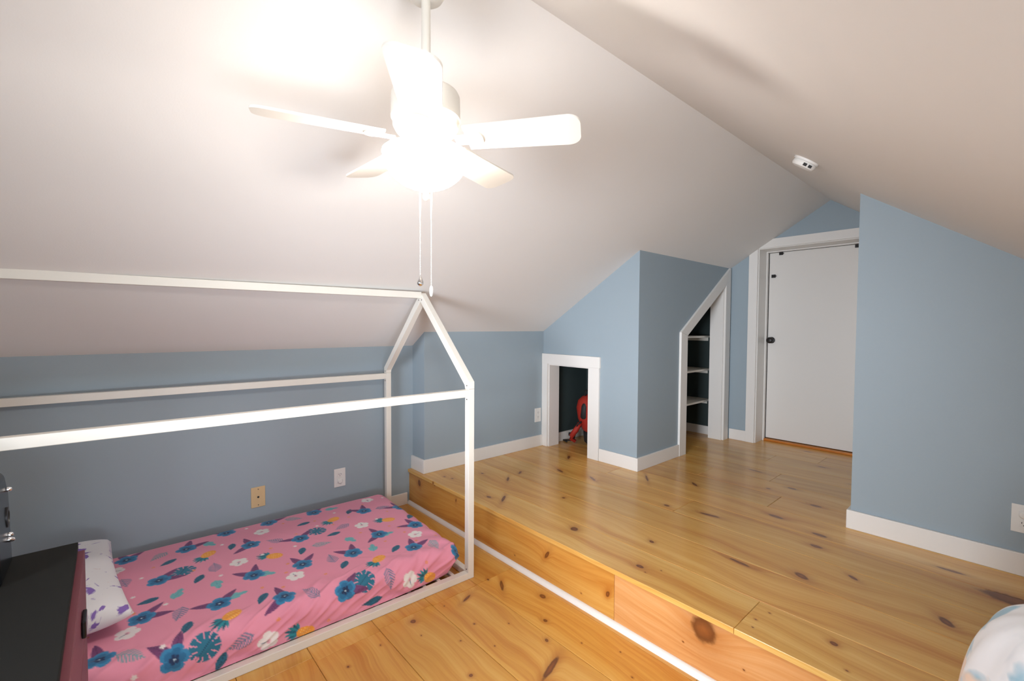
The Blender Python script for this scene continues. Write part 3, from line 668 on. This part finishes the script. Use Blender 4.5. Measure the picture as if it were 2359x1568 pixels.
# ---- pillow
def pillow_mat():
    m, nt, b = new_mat('pillow_print'); N = nt.nodes; L = nt.links
    tc = N.new('ShaderNodeTexCoord')
    def blot(scale, lo, hi, offs):
        mp = N.new('ShaderNodeMapping'); mp.inputs['Location'].default_value = (offs, offs*.7, 0); L.new(tc.outputs['Object'], mp.inputs[0])
        n = N.new('ShaderNodeTexNoise'); n.inputs['Scale'].default_value = scale; n.inputs['Detail'].default_value = 4; n.inputs['Distortion'].default_value = 1.2
        L.new(mp.outputs[0], n.inputs['Vector']); r = N.new('ShaderNodeMapRange'); r.inputs['From Min'].default_value = lo; r.inputs['From Max'].default_value = hi
        L.new(n.outputs['Fac'], r.inputs['Value']); return r.outputs[0]
    c = N.new('ShaderNodeMixRGB'); c.inputs[1].default_value = (.80, .78, .80, 1); c.inputs[2].default_value = (.24, .14, .46, 1); L.new(blot(13, .575, .62, 0), c.inputs[0])
    c2 = N.new('ShaderNodeMixRGB'); c2.inputs[2].default_value = (.62, .35, .32, 1); L.new(c.outputs[0], c2.inputs[1]); L.new(blot(16, .68, .71, 5), c2.inputs[0])
    c3 = N.new('ShaderNodeMixRGB'); c3.inputs[2].default_value = (.45, .62, .50, 1); L.new(c2.outputs[0], c3.inputs[1]); L.new(blot(15, .69, .72, 9), c3.inputs[0])
    L.new(c3.outputs[0], b.inputs['Base Color']); b.inputs['Roughness'].default_value = .8
    return m
def cushion(name, hx, hy, hz, mat, parent, M, p=2.6, wr=.004, seed=1, nu=64, nv=34):
    rs = np.random.RandomState(seed); ks = [(rs.uniform(8, 30), rs.uniform(8, 30), rs.uniform(0, 6), rs.uniform(.4, 1)) for _ in range(7)]
    bm = bmesh.new(); g_ = []
    for sgn in (1, -1):
        G = []
        for i in range(nu+1):
            row = []
            for j in range(nv+1):
                u_, v_ = -1+2*i/nu, -1+2*j/nv
                x, y = hx*u_*(1-.07*(1-abs(v_)**2)*abs(u_)**6), hy*v_*(1-.07*(1-abs(u_)**2)*abs(v_)**6)
                t_ = max(0, (1-abs(u_)**p)*(1-abs(v_)**p)); z = sgn*hz*t_**.42
                wv = sum(c_*math.sin(a_*x+b_*y+s_) for a_, b_, s_, c_ in ks)/3
                z += sgn*wr*wv*min(1, t_*3)
                row.append(bm.verts.new((x, y, z)))
            G.append(row)
        for i in range(nu):
            for j in range(nv): bm.faces.new([G[i][j], G[i+1][j], G[i+1][j+1], G[i][j+1]])
    bmesh.ops.remove_doubles(bm, verts=bm.verts, dist=.0004)
    for v in bm.verts: v.co = M @ v.co
    return bm_obj(name, bm, mat, parent, True)
pil = empty('pillow', (BX, BY, 0), BT); tag(pil, 'white pillow with purple printed motifs at the head of the bed', 'pillow')
MPm = Matrix.Translation((-.555, -1.665, MT+.094)) @ Matrix.Rotation(math.radians(6.5), 4, 'Z')
cushion('pillow_case', .400, .225, .078, pillow_mat(), pil, MPm, 3.4, .007, 4)

# ================================================================== DRESSER
DXa, DXb, DYf, DYb, DH = 1.215, 2.16, -1.762, -2.20, .700
ds = empty('dresser', (0, 0, 0)); ds.location = (DXa, DYb, 0); tag(ds, 'black dresser with dusty red drawer fronts beside the head of the bed', 'dresser')
def dbox(n, lo, hi, m, p=ds, bv=.002): return box(n, (lo[0]-DXa, lo[1]-DYb, lo[2]), (hi[0]-DXa, hi[1]-DYb, hi[2]), m, p, bv)
dbox('top', (DXa, DYb, DH-.020), (DXb, DYf, DH), M_BLACK)
dbox('side_panel', (DXa, DYb, .0), (DXa+.018, DYf-.002, DH-.0205), M_BLACK)
dbox('side_panel', (DXb-.018, DYb, .0), (DXb, DYf-.002, DH-.0205), M_BLACK)
dbox('back_panel', (DXa+.0185, DYb, .02), (DXb-.0185, DYb+.006, DH-.0205), M_BLACK)
dbox('plinth', (DXa+.0185, DYf-.04, 0), (DXb-.0185, DYf-.022, .06), M_BLACK)
zz = [.065, .272, .479, .676]
for i in range(3):
    d_ = dbox('drawer', (DXa+.004, DYf-.36, zz[i]+.003), (DXb-.004, DYf+.014, zz[i+1]-.002), M_PINKD)
    zc_ = (zz[i]+zz[i+1])/2
    dbox('handle', (1.445, DYf+.0145, zc_-.022), (1.515, DYf+.024, zc_+.022), M_BLACKG, d_, .003)

# glossy black object with silver studs standing on the dresser
cs = empty('black_case', (1.335, -2.0, DH)); tag(cs, 'glossy black case with silver studs standing on the black dresser', 'case')
bm = bmesh.new(); pf = [(.110, .0005), (.107, .13), (.105, .20), (.100, .240), (.082, .262), (-.15, .262), (-.175, .2), (-.18, .0005)]
add_prism(bm, pf, 'x', -.085, .085); bm_obj('case_body', bm, M_BLACKG, cs, False, .007)
RXm = Matrix.Rotation(-math.pi/2, 4, 'X')
lathe('oval_recess', [(.016, 0), (.016, .003), (.011, .004), (.010, .001)], M_IRON, cs, 24, Matrix.Translation((-.045, .1065, .135)) @ RXm @ Matrix.Diagonal((1.2, 1.7, 1, 1)))
for x_, z_ in ((-.070, .203), (-.070, .065), (-.045, .088), (-.035, .078)):
    lathe('stud', [(.006, 0), (.006, .004), (.0045, .008), (.001, .010)], M_CHROME, cs, 16, Matrix.Translation((x_, .1055+(.003 if z_ < .1 else 0), z_)) @ RXm)

# ================================================================== BACKPACK IN THE HATCH
bk = empty('backpack', (.425, 1.62, H), 0); tag(bk, 'red and black backpack standing inside the low hatch', 'backpack')
def blob(name, prof, mat, par, depth, M=None, n=20):
    """body lofted from (z, x0, x1) rows with a rounded section of given depth"""
    bm = bmesh.new(); rings = []
    for z, x0, x1, dd in prof:
        cx_, rx = (x0+x1)/2, (x1-x0)/2
        rings.append([bm.verts.new((cx_+rx*math.copysign(abs(math.cos(a))**.7, math.cos(a)), depth*dd*math.copysign(abs(math.sin(a))**.7, math.sin(a)), z)) for a in [2*math.pi*i/n for i in range(n)]])
    for a_, b_ in zip(rings, rings[1:]):
        for i in range(n): bm.faces.new([a_[i], a_[(i+1) % n], b_[(i+1) % n], b_[i]])
    bm.faces.new(rings[0]); bm.faces.new(rings[-1][::-1])
    if M is not None:
        for v in bm.verts: v.co = M @ v.co
    return bm_obj(name, bm, mat, par, True)
blob('pack_body', [(.10, -.02, .26, .6), (.15, -.06, .30, .9), (.24, -.105, .32, 1), (.33, -.125, .33, 1), (.40, -.105, .32, 1), (.44, -.06, .29, .85), (.465, 0, .22, .5)], M_RED, bk, .11)
blob('base_panel', [(.001, -.00, .24, .6), (.03, -.03, .28, .9), (.09, -.04, .29, .95), (.13, -.05, .29, .8)], M_BLKFAB, bk, .10)
blob('side_panel', [(.20, -.02, .05, .5), (.26, -.035, .06, 1), (.36, -.02, .06, 1), (.44, .0, .05, .6)], M_BLKFAB, bk, .125)
bm = bmesh.new(); add_tube(bm, [(-.03, -.10, .20), (-.05, -.13, .14), (-.10, -.13, .08), (-.115, -.12, .045), (-.08, -.10, .02)], [.022, .026, .026, .022, .015], 10); bm_obj('hip_belt', bm, M_RED, bk, True)
bm = bmesh.new(); add_tube(bm, [(.0, -.115, .22), (-.03, -.135, .19), (-.06, -.12, .13), (-.10, -.10, .04), (-.16, -.07, .012), (-.222, -.11, .009), (-.16, -.13, .009)], .007, 8); bm_obj('webbing_strap', bm, M_BLKFAB, bk, True)
bm = bmesh.new(); add_tube(bm, [(.0, -.06, .44), (-.005, -.06, .49), (.03, -.055, .515), (.08, -.05, .515), (.11, -.05, .46)], .009, 8); bm_obj('grab_handle', bm, M_BLKFAB, bk, True)
box('buckle', (-.128, -.148, .075), (-.090, -.128, .105), M_BLKFAB, bk, .004)

# ================================================================== BLANKET AT LOWER RIGHT
def quilt_mat():
    m, nt, b = new_mat('printed_comforter'); N = nt.nodes; L = nt.links
    tc = N.new('ShaderNodeTexCoord')
    def mask(scale, offs, thr):
        mp = N.new('ShaderNodeMapping'); mp.inputs['Location'].default_value = offs; L.new(tc.outputs['Object'], mp.inputs[0])
        n = N.new('ShaderNodeTexNoise'); n.inputs['Scale'].default_value = scale; n.inputs['Detail'].default_value = 3; n.inputs['Distortion'].default_value = .6; L.new(mp.outputs[0], n.inputs['Vector'])
        r = N.new('ShaderNodeMapRange'); r.inputs['From Min'].default_value = thr; r.inputs['From Max'].default_value = thr+.07; L.new(n.outputs['Fac'], r.inputs['Value']); return r.outputs[0]
    c = N.new('ShaderNodeMixRGB'); c.inputs[1].default_value = (.80, .81, .84, 1); c.inputs[2].default_value = (.30, .50, .62, 1); L.new(mask(7, (3.1, .4, 0), .50), c.inputs[0])
    c2 = N.new('ShaderNodeMixRGB'); c2.inputs[2].default_value = (.80, .62, .50, 1); L.new(c.outputs[0], c2.inputs[1]); L.new(mask(6, (.3, 5.4, 1), .53), c2.inputs[0])
    c3 = N.new('ShaderNodeMixRGB'); c3.inputs[2].default_value = (.66, .69, .74, 1); L.new(c2.outputs[0], c3.inputs[1]); L.new(mask(5, (7.3, 2.4, 3), .58), c3.inputs[0])
    L.new(c3.outputs[0], b.inputs['Base Color']); b.inputs['Roughness'].default_value = .85; b.inputs['Sheen Weight'].default_value = .3
    return m
def comforter():
    bm = bmesh.new(); n, m_ = 72, 40; cx_, cy_ = 3.17, -.275; rings = []
    for j in range(m_+1):
        t_ = j/m_; ph = t_*math.pi/2
        prof = math.cos(ph)**.5 if t_ < 1 else 0
        z = .0015+.765*math.sin(ph)**.6
        row = []
        for i in range(n):
            a = 2*math.pi*i/n
            wob = 1+.03*math.sin(3*a+1)+.02*math.sin(7*a+5*t_)+.012*math.sin(13*a-9*t_)
            rx, ry = .21*(2.5 if math.cos(a) > 0 else 1), .21
            row.append(bm.verts.new((cx_+rx*prof*wob*math.cos(a), cy_+ry*prof*wob*math.sin(a), z+.008*math.sin(4*a+6*t_)*math.sin(ph*2))))
        rings.append(row)
    for A_, B_ in zip(rings, rings[1:]):
        for i in range(n): bm.faces.new([A_[i], A_[(i+1) % n], B_[(i+1) % n], B_[i]])
    bm.faces.new(rings[0][::-1])
    bmesh.ops.remove_doubles(bm, verts=bm.verts, dist=.0005)
    return bm_obj('comforter', bm, quilt_mat(), None, True)
tag(comforter(), 'white comforter with blue and peach patches heaped at the lower right', 'comforter')
